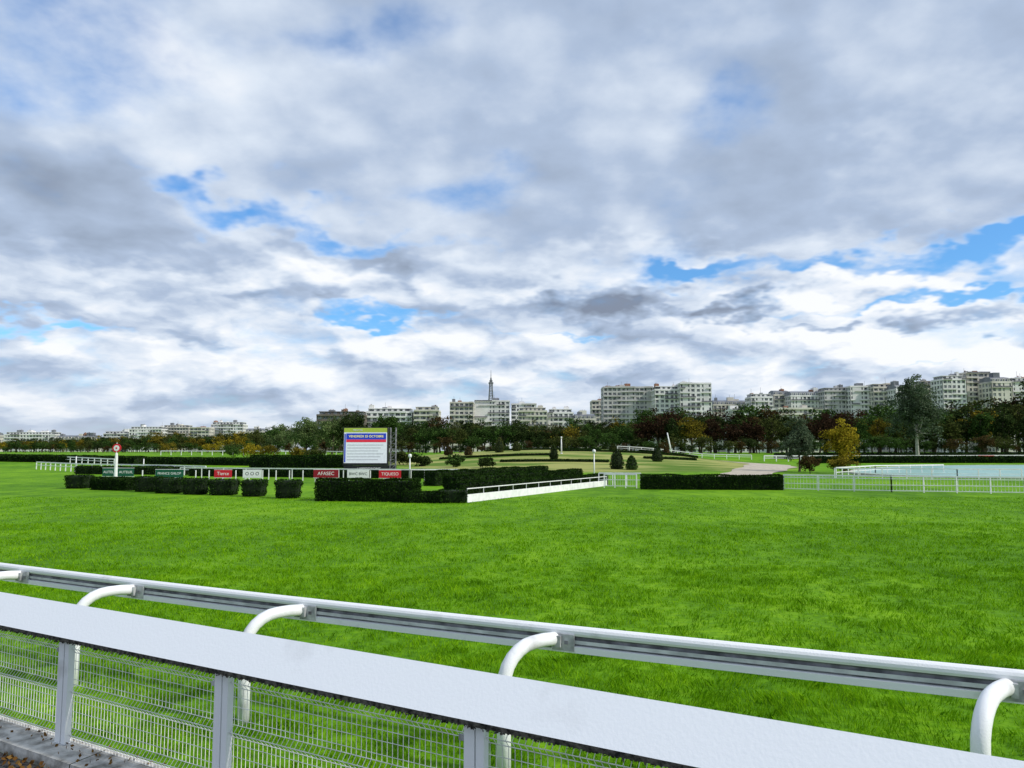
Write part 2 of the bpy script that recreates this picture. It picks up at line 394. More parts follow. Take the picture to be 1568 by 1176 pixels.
def prail(name,pts,h=1.15,sp=2.0,bal=0,bars=(1.0,.55),th=.07,mat=None):
    mb=MB(); p0=pts[0]
    for (a,b) in zip(pts[:-1],pts[1:]):
        a=np.array(a,float);b=np.array(b,float);L=np.linalg.norm(b-a);n=max(1,int(L/sp))
        for i in range(n+1):
            p=a+(b-a)*i/n; z=G(*p); mb.beam((p[0],p[1],z-.1),(p[0],p[1],z+h),th,th,0)
            if i<n:
                q=a+(b-a)*(i+1)/n; zq=G(*q)
                for f in bars: mb.beam((p[0],p[1]-.01,z+h*f),(q[0],q[1]-.01,zq+h*f),th*.8,th*(1.4 if f==1.0 else .7),0)
        if bal:
            m=int(L/bal)
            for i in range(m): 
                p=a+(b-a)*(i+.5)/m; z=G(*p); mb.beam((p[0],p[1],z+.1),(p[0],p[1],z+h),.016,.016,0)
    return mb.build(name,[mat or wfar],loc=(0,0,0))
prail('white_paddock_rail',[(20.8,59.4),(27.5,56.2),(35.6,53.8),(46,52)],1.15,1.9,.22,(1.0,.84,.45,.1),.08)
prail('white_paddock_rail',[(7.5,63),(10.0,62.2)],1.1,.8,.2,(1.0,.6,.15),.08)
prail('white_paddock_rail',[(7.4,66),(10.8,65)],1.1,1.1,0,(1.0,.5),.08)
prail('white_running_rail',[(-75,122),(-60,108),(-44,98),(-36,91)],1.15,2.2,0,(1.0,.6),.11)
prail('white_running_rail',[(-36,84),(-20,79),(-10,76),(-4,76)],1.15,2.4,0,(1.0,),.08)
prail('white_running_rail',[(-160,190),(-100,165),(-72,140)],1.2,3,0,(1.0,.6),.14)
prail('white_running_rail',[(35,84),(46,80),(52,79)],1.1,2,0,(1.0,.55),.08)
prail('white_running_rail',[(36,86),(46,98),(58,104)],1.1,2,0,(1.0,.55),.09)
prail('white_running_rail',[(62,190),(110,192),(190,200),(280,210)],1.35,3,0,(1.0,.6),.2)
prail('white_running_rail',[(28,205),(62,200)],1.2,3,0,(1.0,.6),.14)
prail('white_running_rail',[(-30,205),(-60,215),(-100,220)],1.2,3,0,(1.0,),.14)
# ornamental pool on the right
pool_m=mat_noise('pool_water',(.22,.42,.36),(.32,.52,.45),.25,.35,.1,3,bscale=3,spec=.3)
mb=MB(); ring=[(40,90),(58,80),(100,77),(138,90),(142,128),(112,156),(76,148),(50,116)]
cx=sum(p[0] for p in ring)/8; cy=sum(p[1] for p in ring)/8
pts=[]
for i in range(8):
    a=np.array(ring[i-1]);b=np.array(ring[i]);c=np.array(ring[(i+1)%8])
    for t in (0,.25,.5,.75):
        m0=(a+b)/2;m1=(b+c)/2; pts.append((1-t)**2*m0+2*t*(1-t)*b+t*t*m1)
v=[(cx,cy,.16)]+[(p[0],p[1],.16) for p in pts]; k=len(pts)
mb.add(v,[(0,1+i,1+(i+1)%k) for i in range(k)],0)
for i in range(k):
    p=pts[i];q=pts[(i+1)%k]; mb.beam((p[0],p[1],.1),(q[0],q[1],.1),.5,.22,1)
mb.build('ornamental_pool',[pool_m,stone])
# sand path
mb=MB(); sand=mat_noise('sand',(.36,.31,.24),(.55,.49,.40),1.2,.95,.2)
cl=[(24,84,4),(27,92,5),(31,101,6),(37,115,7),(44,132,8),(50,150,8),(50,166,7),(44,178,5),(30,190,4),(10,200,3)]
from itertools import pairwise
fine=[]
for a,b in pairwise(cl):
    for t in np.linspace(0,1,6)[:-1]: fine.append(tuple(np.array(a)*(1-t)+np.array(b)*t))
v=[];
for i,(x,y,w) in enumerate(fine):
    a=fine[max(i-1,0)];b=fine[min(i+1,len(fine)-1)]; d=np.array([b[0]-a[0],b[1]-a[1]]);d/=np.linalg.norm(d);nn=np.array([-d[1],d[0]])
    for j in range(-3,4):
        p=np.array([x,y])+nn*w/2*j/3*(1+.1*math.sin(i)); v.append((p[0],p[1],G(*p)+.06))
mb.addn(v,[(i*7+j,i*7+j+1,(i+1)*7+j+1,(i+1)*7+j) for i in range(len(fine)-1) for j in range(6)],0)
mb.build('sand_path',[sand],smooth=True)

# ------------------------------------------------------------------ advertising boards, screen, posts
def text(parent,body,x,y,z,size,mat,w=None):
    c=bpy.data.curves.new('lettering','FONT'); c.body=body; c.size=size; c.align_x='CENTER'; c.align_y='CENTER'; c.extrude=.004
    c.materials.append(mat); o=bpy.data.objects.new('lettering',c); o.location=(x,y,z); o.rotation_euler=(math.pi/2,0,0); link(o); o.parent=parent
    return o
def adboard(x,y,w,h,mat,body,ink,ts=.62):
    z0=.42; mb=MB(); mb.box(-w/2,w/2,0,.05,z0,z0+h,0)
    mb.box(-w/2-.03,w/2+.03,.01,.06,z0+h+.002,z0+h+.04,1); mb.box(-w/2-.03,w/2+.03,.01,.06,z0-.04,z0-.002,1)
    for sx in (-w/2+.15,w/2-.15): mb.box(sx-.03,sx+.03,.055,.11,0,z0+h,1)
    o=mb.build('advertising_board',[mat,wfar],loc=(x,y,G(x,y))); text(o,body,0,-.004,z0+h/2,h*ts,ink); return o
adboard(-41.0,79,1.6,.8,green_b,'AUTEUIL',ink_w,.45); adboard(-39.2,78.6,1.6,.8,green_b,'AUTEUIL',ink_w,.45)
adboard(-33.2,75,2.7,.75,green_b,'FRANCE GALOP',ink_w,.42)
adboard(-28.0,75,1.7,.72,red_b,'Tierce',ink_w); adboard(-25.0,74.5,1.8,.72,white_b,'O O O',ink_k)
adboard(-17.9,74.5,2.4,.75,maroon_b,'AFASEC',ink_w); adboard(-14.7,74,2.1,.72,white_b,'BWC BWC',ink_k,.5); adboard(-11.6,73.6,2.1,.72,red_b,'TIQUESO',ink_w,.55)
adboard(116,189,4,1.1,red_b,'PARIS',ink_w)
mb=MB()
for x in np.arange(-37,-4,1.35): 
    y=77.5-.03*(x+37); mb.box(x-.04,x+.04,y,y+.08,0,1.05,0)
mb.build('white_marker_posts',[wfar])

scr=empty('giant_screen',(-16.2,87,0))
x0,x1=-2.75,2.1
mb=MB(); mb.box(x0-.12,x1+.12,.06,.75,1.35,5.65,0); mb.box(x0+.0,x1+1.0,.1,.7,0,1.33,0)
mb.build('screen_cabinet',[black],parent=scr)
mb=MB()
yb=flat('screen_yellow',(.36,.46,.06),.4,.2); wb=flat('screen_white',(.72,.76,.82),.4,.25); bl=flat('screen_blue',(.02,.05,.45),.4,.3); rd=flat('screen_red',(.65,.03,.06),.4,.3); gb=flat('screen_grey',(.35,.37,.42),.4,.1)
mb.box(x0,x1,.02,.055,5.05,5.55,0); mb.box(x0,x1,.02,.055,1.6,5.048,1)
mb.box(x0+.25,x1-.1,.008,.018,4.25,4.95,2); mb.box(x0+.25,x1-.1,.008,.018,3.95,4.24,3)
mb.box(x0+.05,x0+.2,.008,.018,1.7,4.9,2)
for i in range(6): mb.box(x0+.35,x1-.4-.3*(i%3),.01,.018,3.6-i*.33,3.66-i*.33,4)
mb.build('display_panel',[yb,wb,bl,rd,gb],parent=scr)
text(scr,'VENDREDI 25 OCTOBRE',-.25,.0,4.6,.36,flat('screen_text',(.9,.8,.2),.4,.5))
text(scr,'MENTAL',-1.2,.0,5.3,.3,ink_w)
text(scr,'HIPPODROME',.1,.09,.95,.42,ink_w); text(scr,'AUTEUIL',.1,.09,.5,.42,ink_w)
mb=MB()
for sx in (2.45,3.05):
    for yy in (.1,.7): mb.tube([(sx,yy,0),(sx,yy,5.6)],.05,6,0)
for i in range(9):
    z=.2+i*.6; mb.tube([(2.45,.1,z),(3.05,.1,z+.6*(1 if i<8 else 0))],.03,4,0); mb.tube([(3.05,.1,z),(3.05,.7,z+.5)],.03,4,0); mb.tube([(2.45,.1,z),(3.05,.1,z)],.03,4,0)
mb.build('support_truss',[groove],parent=scr)

mb=MB(); mb.tube([(0,0,0),(0,0,.5),(0,0,2.6),(0,0,2.75)],[.20,.17,.13,.10],12,0)
mb.tube([(0,.05,3.25),(0,-.05,3.25)],.42,24,1); mb.tube([(0,-.052,3.25),(0,-.07,3.25)],.28,24,0); mb.tube([(0,-.071,3.25),(0,-.08,3.25)],.09,16,1)
mb.tube([(0,0,2.7),(0,0,3.0)],.06,8,0); mb.tube([(0,0,3.6),(0,0,3.8)],.03,8,0)
mb.build('winning_post',[wfar,red_b],loc=(-38.9,76,0))
def marker(x,y,h,r=.07,head=True,lean=0):
    mb=MB(); mb.tube([(0,0,0),(lean*.5,0,h*.5),(lean,0,h)],[r*1.2,r,r*.7],8,0)
    if head: mb.tube([(lean,0,h),(lean,0,h+.05),(lean,0,h+.3),(lean,0,h+.38)],[.06,.17,.17,.05],10,0)
    mb.tube([(0,0,0),(0,0,.12)],r*2,10,0)
    mb.build('white_course_marker_pole',[wfar],loc=(x,y,G(x,y)),smooth=True)
marker(-10.1,76.5,2.3); marker(8.5,80,2.75); marker(-62,110,2.2,.08,False); marker(-50,105,1.9,.08,False); marker(9.6,150,3.0,.12); marker(44.5,215,8.3-2,.2,False,-1.2); marker(-210,260,3.5,.12,False); 

# ------------------------------------------------------------------ trees
PAL={
 'dark':((.010,.018,.006),(.028,.046,.013),(.07,.105,.03)),
 'olive':((.018,.024,.008),(.055,.070,.018),(.13,.15,.04)),
 'green':((.014,.030,.008),(.040,.080,.018),(.10,.18,.04)),
 'pale':((.04,.06,.022),(.11,.16,.055),(.22,.28,.11)),
 'silver':((.03,.045,.025),(.08,.115,.065),(.19,.24,.14)),
 'yellow':((.08,.07,.010),(.28,.22,.015),(.55,.42,.04)),
 'gold':((.045,.042,.008),(.15,.12,.016),(.32,.25,.03)),
 'red':((.014,.009,.006),(.038,.022,.013),(.085,.048,.027)),
 'brown':((.022,.017,.008),(.065,.047,.018),(.14,.095,.035)),
}
LM={k:mat_leaf('leaf_'+k,*v,trans=.25,nscale=.35) for k,v in PAL.items()}
def tree_mb(seed,H,rx,rz,cz,ncl,nl,ls,clr=.28,narrow=0):
    rg=np.random.default_rng(seed); mb=MB()
    th=[(0,0,0),(rg.normal(0,.02)*H,rg.normal(0,.02)*H,H*.25),(rg.normal(0,.03)*H,rg.normal(0,.03)*H,H*.55),(0,0,H*.85)]
    mb.tube(th,[H*.022,H*.016,H*.010,H*.003],8,1)
    mb.tube([(0,0,-.1),(0,0,.3)],[H*.032,H*.02],8,1)
    cs=[]
    for i in range(ncl):
        u=rg.normal(size=3); u/=np.linalg.norm(u); r=rg.random()**.45
        r*= .8+.35*math.sin(3*math.atan2(u[1],u[0])+seed)*.5+rg.normal(0,.08)
        c=np.array([u[0]*rx*r,u[1]*rx*r,cz+u[2]*rz*r])
        tt=(c[2]-(cz-rz))/(2*rz)
        if narrow: c[:2]*=1-narrow*max(0,tt-.3)
        else: c[:2]*=1-.25*max(0,.35-tt)
        cs.append(c)
    cs=np.array(cs)
    for c in cs[::max(1,ncl//14)]:
        z0=H*rg.uniform(.2,.5); mid=np.array([c[0]*.5,c[1]*.5,z0+(c[2]-z0)*.65])
        mb.tube([(0,0,z0),mid,c],[H*.009,H*.005,H*.0015],5,1,False)
    cr=clr*rx*rg.uniform(.6,1.3,ncl)
    for c,r in zip(cs,cr):
        q=rg.normal(size=(nl,3)); q/=np.linalg.norm(q,axis=1)[:,None]; q*=(rg.random(nl)**.4*r)[:,None]; q[:,2]*=.75
        leaves(mb,c+q,rg.uniform(ls*.6,ls*1.2,nl),0,.65)
    return mb
variants=[]
for s in range(7):
    rx=[4.6,5.2,4.0,5.6,4.4,3.4,5.0][s]; rz=[4.8,4.4,5.4,4.6,5.2,6.0,4.2][s]
    mb=tree_mb(100+s,12,rx,rz,12-rz*.95,46,42,.30,.30)
    o=mb.build('tmp',[LM['dark'],bark]); variants.append(o.data); bpy.data.objects.remove(o)
vcache={}
def tmesh(v,pal):
    if (v,pal) not in vcache:
        me=variants[v].copy(); me.materials[0]=LM[pal]; vcache[(v,pal)]=me
    return vcache[(v,pal)]
row=empty('distant_tree_row')
def inst(parent,v,pal,x,y,H,wf=1.):
    o=bpy.data.objects.new('tree',tmesh(v,pal)); s=H/12
    o.scale=(s*wf,s*wf,s); o.location=(x,y,G(x,y)-.1); o.rotation_euler=(0,0,random.uniform(0,6.28)); link(o); o.parent=parent
# (bearing tangent, crown-top elevation tangent) measured in thousandths
tb=[-950,-800,-666,-581,-496,-445,-411,-368,-326,-301,-258,-233,-190,-148,-114,-71,-20,56,141,171,188,209,251,294,336,379,430,472,514,574,608,642,666,800,950]
te=[16,15,15,17,21,26,24,26,31,36,34,30,44,39,41,45,42,40,43,54,61,57,53,55,59,56,61,61,60,70,70,79,82,84,84]
def pick(b):
    w=[('dark',5),('olive',4),('green',4),('brown',1),('gold',1)]
    if -700<b<-420: w=[('dark',3),('olive',4),('green',4),('gold',2),('yellow',1)]
    if -420<=b<-320: w=[('olive',3),('gold',4),('yellow',3),('green',2)]
    if -320<=b<-230: w=[('pale',5),('green',2),('gold',1)]
    if 165<b<215 or 255<b<330 or 395<b<455: w=[('red',5),('brown',1),('dark',3),('green',2)]
    if b>620: w=[('red',2),('dark',3),('olive',3),('green',1)]
    if 455<b<520: w=[('olive',3),('gold',2),('green',2),('dark',2)]
    return random.choices([a for a,_ in w],[q for _,q in w])[0]
for r,(off,ef,st) in enumerate(((0,.80,22),(18,.93,21),(40,1.0,20))):
    b=-950+r*7
    while b<950:
        D0=np.interp(b,[-700,-330,-150,300,900],[430,400,300,275,260])+off+random.uniform(-6,6)
        e=np.interp(b,tb,te)/1000*random.uniform(.78,1.10)*ef
        H=3+e*D0-2.0
        H=max(H,4.5); step=st*(H/14)**.6 *300/D0*1.0
        inst(row,random.randrange(7),pick(b),b/1000*D0,D0,H,random.uniform(.95,1.3) if H>9 else 1.35)
        b+=step*random.uniform(.75,1.25)
und=empty('shrub_belt')
b=-900
while b<900:
    D0=np.interp(b,[-700,-330,-150,300,900],[400,370,275,250,235])+random.uniform(-8,8)
    inst(und,random.randrange(7),random.choice(['dark','green','olive','green','brown']),b/1000*D0,D0,random.uniform(3,6.5),1.7)
    b+=random.uniform(9,15)
def tree(name,seed,x,y,H,rx,rz,cz,ncl,nl,ls,pal,brk=None,narrow=0,clr=.28):
    mb=tree_mb(seed,H,rx,rz,cz,ncl,nl,ls,clr,narrow); mb.build(name,[LM[pal],brk or bark],loc=(x,y,G(x,y)))
tree('poplar_tree',5,105,200,23.0,7.6,9.8,13.0,150,110,.26,'silver',barkw,.30,.22)
tree('silver_birch_tree',6,40.5,109,7.8,2.4,3.3,4.4,90,80,.14,'silver',bark,.2)
tree('yellow_leaved_tree',7,44.6,104,7.3,2.8,2.9,4.2,80,80,.14,'yellow',bark,0,.26)
tree('young_tree',8,38.5,100,2.6,1.6,1.1,1.5,30,60,.12,'brown')
tree('young_tree',9,42.0,99,2.2,1.8,.9,1.2,30,60,.12,'gold')
tree('willow_tree',12,-64,240,13,6,5,7,60,80,.28,'pale')
tree('willow_tree',13,-55,236,14,5.5,5.5,7.5,60,80,.28,'pale')
tree('broadleaf_tree',14,-42,200,12.5,5,5,7,70,80,.25,'dark')
tree('broadleaf_tree',15,-33,205,12,4.5,4.5,7,70,80,.25,'green')
for i,(x,y,h,p) in enumerate(((-60,190,3.4,'gold'),(-66,195,3.6,'yellow'),(-52,188,3.0,'gold'),(-72,200,3.2,'green'),(-46,180,3,'olive'),(-27,150,3.0,'green'),(-22,140,2.4,'dark'),(-15,128,2.2,'dark'),(-9,122,1.9,'green'),(-4,118,1.6,'dark'),(-100,260,4,'yellow'),(-120,270,4,'gold'),(-84,230,4,'olive'),(-19,135,2.6,'olive'))):
    tree('shrub',30+i,x,y,h,h*.95,h*.5,h*.5,34,60,.16,p)
def cone(x,y,h,w,pal):
    n=int(900); z=R.random(n)**1.2; r=w/2*np.clip(np.minimum(1.15*(1-z)**.45,.75+z*1.6),0,1)*R.uniform(.8,1.02,n); t=R.uniform(0,6.283,n)
    mb=MB(); leaves(mb,np.stack([r*np.cos(t),r*np.sin(t),z*h],-1),R.uniform(.07,.14,n),0,.6)
    mb.tube([(0,0,0),(0,0,h*.3),(0,0,h*.7),(0,0,h*.95)],[w*.3,w*.4,w*.28,.03],10,1)
    mb.build('clipped_yew',[LM[pal],box_core],loc=(x,y,G(x,y)))
for x,y,h,w,p in ((-2.7,165,3.2,2.2,'olive'),(1,170,2,2,'olive'),(7.3,135,2.6,1.6,'dark'),(15.2,112,2.9,2.2,'dark'),(17.0,110,2.0,1.8,'green'),(25.0,133,2.6,2.0,'dark'),(-9,160,1.8,1.8,'brown'),(22,168,1.6,1.6,'olive'),(32,160,1.6,1.5,'brown'),(12,178,1.8,1.6,'olive'),(-14,170,2.0,2.0,'brown')):
    cone(x,y,h,w,p)

# ------------------------------------------------------------------ buildings
cream=mat_noise('cream_render',(.50,.47,.41),(.66,.63,.56),.15,.8,detail=2,stretch=(1,1,.5)); whitew=mat_noise('white_render',(.62,.61,.59),(.77,.76,.74),.12,.8,detail=2); greyw=mat_noise('grey_render',(.40,.39,.38),(.52,.51,.50),.12,.8,detail=2)
glass=mat_noise('window_glass',(.04,.045,.055),(.30,.31,.32),.8,.25,0,2,.40,.6); zinc=mat_noise('zinc_roof',(.12,.13,.15),(.22,.23,.25),.3,.5); railm=mat_noise('balcony_metal',(.10,.10,.11),(.2,.2,.2),1,.6,detail=1); brickc=mat_noise('brick_chimney',(.2,.09,.06),(.35,.2,.14),1,.9); brn=mat_noise('brown_cladding',(.11,.095,.08),(.19,.16,.13),.2,.8)
def building(b0,b1,e,D,style,wall,seed):
    rg=random.Random(seed); x0=b0/1000*D; x1=b1/1000*D; W=x1-x0; H=3+e/1000*D; dep=14; fh=3.05
    mb=MB(); hw=W/2
    roof_h={'h':4.0,'m':2.8,'f':.6}[style]; top=H-roof_h; nf=int(top/fh); z00=top-nf*fh
    mb.box(-hw+.3,hw-.3,.35,dep-.3,0,top-.05,1)
    bay=rg.choice([3.0,3.4,2.7]); nb=max(2,int(W/bay)); bw=W/nb
    for i in range(nb+1):
        x=-hw+i*bw; w=rg.choice([.9,1.1,1.4]) if i not in (0,nb) else 1.0
        if rg.random()<.18: w=bw*1.0
        a=max(-hw,x-w/2);b=min(hw,x+w/2)
        mb.box(a,b,.02 if w<bw*.8 else -.02,.5,0,top-.06,0)
    for s in (-1,1):
        nbs=4
        for j in range(nbs+1):
            y=.4+j*(dep-.8)/nbs; xa=s*hw; mb.box(min(xa,xa-s*.45),max(xa,xa-s*.45),y-.55+.01*j,y+.55,0,top-.07,0)
    for f in range(nf+1):
        z=z00+f*fh; 
        mb.box(-hw+.01,hw-.01,.06,.48,z-.40,z+.85,0)       # spandrel
        for s in (-1,1): mb.box(min(s*(hw-.03),s*(hw-.4)),max(s*(hw-.03),s*(hw-.4)),.5,dep-.5,z-.4,z+.8,0)
        if style in('m','f') and f>0:
            x=-hw
            while x<hw-2:
                L=min(rg.choice([bw,2*bw,3*bw,4*bw]),hw-x)
                if rg.random()<.6:
                    mb.box(x+.1,x+L-.1,-.9,.018,z-.12,z+.05,0)
                    mb.box(x+.12,x+L-.12,-.88,-.83,z+.052,z+.95,2 if wall!=2 and rg.random()<.35 else 0)
                x+=L
        elif style=='h' and f in (1,nf-1):
            mb.box(-hw+.1,hw-.1,-.8,.018,z-.12,z+.05,0); mb.box(-hw+.15,hw-.15,-.78,-.74,z+.052,z+.9,2)
    mb.box(-hw-.15,hw+.15,-.15,dep,top-.3,top+.1,0)
    if style=='h':
        v=[(-hw,.1,top+.1),(hw,.1,top+.1),(hw,dep-.2,top+.1),(-hw,dep-.2,top+.1),(-hw+.4,2.0,H-.9),(hw-.4,2.0,H-.9),(hw-.4,dep-2,H-.9),(-hw+.4,dep-2,H-.9),(-hw+.4,dep/2,H),(hw-.4,dep/2,H)]
        mb.add(v,[(0,1,5,4),(1,2,6,5),(2,3,7,6),(3,0,4,7),(4,5,9,8),(6,7,8,9),(5,6,9),(7,4,8)],3)
        for i in range(nb):
            x=-hw+(i+.5)*bw; mb.box(x-.65,x+.65,.25,2.2,top+.5,top+2.4,0); mb.box(x-.42,x+.42,.21,.24,top+.7,top+2.2,1)
    elif style=='m':
        sb=min(1.2,hw*.2)
        mb.box(-hw+sb,hw-sb,2.2,dep-1.5,top+.1,H-.1,1); 
        for i in range(0,nb):
            x=-hw+(i+.5)*bw
            if abs(x)<hw-sb-.8: mb.box(x-.8,x+.8,2.05,2.5,top+.1,H-.12,0)
        mb.box(-hw+sb-.3,hw-sb+.3,1.7,dep-1.2,H-.35,H+.05,0)
        mb.box(-hw+.1,hw-.1,.1,.15,top+.1,top+.9,0)
    else:
        mb.box(-hw,hw,-.05,.2,top+.1,top+.6,0)
    n=int(W/7)
    for i in range(n):
        x=rg.uniform(-hw+2,hw-2); w=rg.uniform(.5,2.4); h=rg.uniform(.6,2.6); mb.box(x-w,x+w,rg.uniform(3,5),rg.uniform(6,9),H-.6,H+h,rg.choice([0,0,3,3,4]))
        if rg.random()<.6:
            for q in range(3): mb.tube([(x-w*.5+q*w*.5,6,H+h-.1),(x-w*.5+q*w*.5,6,H+h+.6)],.15,5,4)
        if rg.random()<.4: mb.tube([(x,7,H),(x,7,H+rg.uniform(3,5))],.08,4,2)
    wm=[cream,whitew,greyw,brn][wall]
    mb.build('apartment_building',[wm,glass,railm,zinc,brickc],loc=((x0+x1)/2,D,0))
B=[(-1000,-840,22,800,'m',1),(-830,-670,24,780,'h',0),
(-659,-593,24,760,'m',1),(-592,-540,20,740,'h',0),(-530,-499,25,770,'m',1),(-497,-455,31,760,'m',1),(-454,-420,33,790,'m',0),(-418,-393,30,760,'f',0),(-391,-349,37,780,'m',1),(-346,-322,29,760,'h',0),(-321,-284,25,740,'h',1),
(-254,-192,51,480,'m',3),(-190,-130,55,490,'m',1),(-128,-95,57,486,'m',0),
(-81,-50,63,560,'f',0),(-49,-3,65,575,'f',1),(-1,32,61,600,'f',1),(8,46,56,500,'m',0),(47,80,54,510,'m',1),(81,109,48,505,'h',0),
(104,119,65,570,'f',0),(119,184,83,526,'f',2),(186,218,84,512,'m',1),(219,260,88,506,'f',1),
(262,310,66,560,'h',0),(286,345,54,440,'f',1),(346,404,55,436,'f',0),(311,340,74,545,'m',1),(341,362,79,552,'h',0),(363,405,78,540,'h',1),(407,440,82,530,'m',2),(441,470,84,524,'f',1),(471,498,87,518,'m',0),(500,532,87,505,'h',1),(533,560,91,498,'m',0),(562,592,98,480,'m',1),(593,624,102,486,'f',0),(626,652,97,470,'h',0),(653,700,95,476,'m',1),(702,780,100,470,'m',0),(782,860,96,475,'h',1),(862,960,98,480,'m',2)]
for i,(a,b,e,D0,st,w) in enumerate(B): building(a,b,e,D0,st,w,i)
iron=mat_noise('iron_lattice_hazed',(.11,.115,.13),(.17,.175,.20),.05,.7,detail=1)  # iron lightened to blue-grey: distance haze is painted into the colour
mb=MB(); zs=[0,20,40,57,80,100,115,135,155,175,195,215,235,255,276]; ws=[62,50,41,34,27,22,19,15.5,12.8,10.6,9,7.6,6.5,5.6,5.0]
lw=[25,21,17,14,12,10.5,9,0,0,0,0,0,0,0,0]
for i in range(len(zs)-1):
    z0,z1=zs[i],zs[i+1]; a,b=ws[i],ws[i+1]
    for sx in (-1,1):
        for sy in (-1,1):
            th=2.6 if z0<115 else 1.7
            mb.beam((sx*a,sy*a,z0),(sx*b,sy*b,z1),th,th)
            if z0<115:
                c,d=a-lw[i],b-(lw[i+1] or 8)
                for (p,q) in (((sx*c,sy*a),(sx*d,sy*b)),((sx*a,sy*c),(sx*b,sy*d)),((sx*c,sy*c),(sx*d,sy*d))):
                    mb.beam((*p,z0),(*q,z1),2.0,2.0)
                mb.beam((sx*a,sy*a,z0),(sx*d,sy*b,z1),1.2,1.2); mb.beam((sx*c,sy*a,z0),(sx*b,sy*b,z1),1.2,1.2)
                mb.beam((sx*a,sy*a,z0),(sx*b,sy*d,z1),1.2,1.2)
    if z0>=115:
        for s in (-1,1):
            mb.beam((-a,s*a,z0),(b,s*b,z1),1.0,1.0); mb.beam((a,s*a,z0),(-b,s*b,z1),1.0,1.0)
            mb.beam((s*a,-a,z0),(s*b,b,z1),1.0,1.0); mb.beam((s*a,a,z0),(s*b,-b,z1),1.0,1.0)
            mb.beam((-a,s*a,z0),(a,s*a,z0),1.0,1.0); mb.beam((s*a,-a,z0),(s*a,a,z0),1.0,1.0)
mb.box(-37,37,-37,37,55,61); mb.box(-21,21,-21,21,113,119); mb.box(-8,8,-8,8,274,281); mb.box(-5,5,-5,5,281.1,290); mb.box(-3,3,-3,3,290.1,300,0,.8)
mb.tube([(0,0,300),(0,0,315),(0,0,332)],[1.4,1.0,.6],6)
for sx in (-1,1):
    pts=[(sx*35*math.cos(t),-50+12*math.sin(t),18+34*math.sin(t)) for t in np.linspace(0,math.pi/2,7)]
    mb.tube(pts,1.2,4)
mb.build('lattice_iron_tower',[iron],loc=(-86,3130,0),rotz=.3)

# ------------------------------------------------------------------ world sky
w=bpy.data.worlds.new('World'); scene.world=w; w.use_nodes=True; nt=w.node_tree; N=nt.nodes; L=nt.links
w.cycles.sampling_method='MANUAL'; w.cycles.sample_map_resolution=512
bg=N['Background']; bg.inputs[1].default_value=.12
AZ,EL=112,38
sky=N.new('ShaderNodeTexSky'); sky.sky_type='NISHITA'; sky.sun_disc=False; sky.sun_elevation=math.radians(EL); sky.sun_rotation=math.radians(AZ)
def put(s,q):
    if hasattr(q,'links'): L.new(q,s)
    else: s.default_value=q
def M(op,a,b=0.,c=None,cl=False):
    x=N.new('ShaderNodeMath'); x.operation=op; x.use_clamp=cl; put(x.inputs[0],a); put(x.inputs[1],b)
    if c is not None: put(x.inputs[2],c)
    return x.outputs[0]
def V(op,a,b):
    x=N.new('ShaderNodeVectorMath'); x.operation=op; put(x.inputs[0],a); put(x.inputs[1],b); return x.outputs['Value'] if op in('LENGTH','DOT_PRODUCT') else x.outputs[0]
def comb(a,b,c=0.):
    x=N.new('ShaderNodeCombineXYZ'); put(x.inputs[0],a); put(x.inputs[1],b); put(x.inputs[2],c); return x.outputs[0]
def NO(vec,sc,det=8,rough=.55,dist=0.,col=False):
    n=N.new('ShaderNodeTexNoise'); n.inputs['Scale'].default_value=sc; n.inputs['Detail'].default_value=det; n.inputs['Roughness'].default_value=rough; n.inputs['Distortion'].default_value=dist
    L.new(vec,n.inputs['Vector']); return n.outputs['Color' if col else 'Fac']
def MR(v,a,b,c,d,sm=True):
    x=N.new('ShaderNodeMapRange'); x.interpolation_type='SMOOTHSTEP' if sm else 'LINEAR'; put(x.inputs[0],v)
    for i,q in enumerate((a,b,c,d)): x.inputs[1+i].default_value=q
    return x.outputs[0]
tc=N.new('ShaderNodeTexCoord'); dirv=tc.outputs['Generated']; sp=N.new('ShaderNodeSeparateXYZ'); L.new(dirv,sp.inputs[0])
dx,dy,dz=sp.outputs
zc=M('MAXIMUM',dz,0.0); den=M('ADD',zc,.30)
P=comb(M('DIVIDE',dx,den),M('DIVIDE',dy,den),0.)
az=M('MULTIPLY',M('ARCTAN2',dx,dy),57.2958); el=M('MULTIPLY',M('ARCSINE',dz),57.2958)
n1=NO(P,2.1,6,.5); n1o=NO(V('ADD',V('MULTIPLY',P,(.955,.955,1)),(.05,0,0)),2.1,3,.5)
n2=NO(V('ADD',P,(5.3,2.1,.7)),6.5,5,.55)
n3=NO(V('ADD',P,(9.3,-4.1,2.7)),1.1,1,.5,0.)
wc=NO(V('ADD',P,(3.,7.,1.)),3.8,4,.62,0.,True)
warp=V('MULTIPLY',V('SUBTRACT',wc,(.5,.5,.5)),(24,10,0))
AE0=comb(az,el,0.)
AE=V('ADD',AE0,warp)
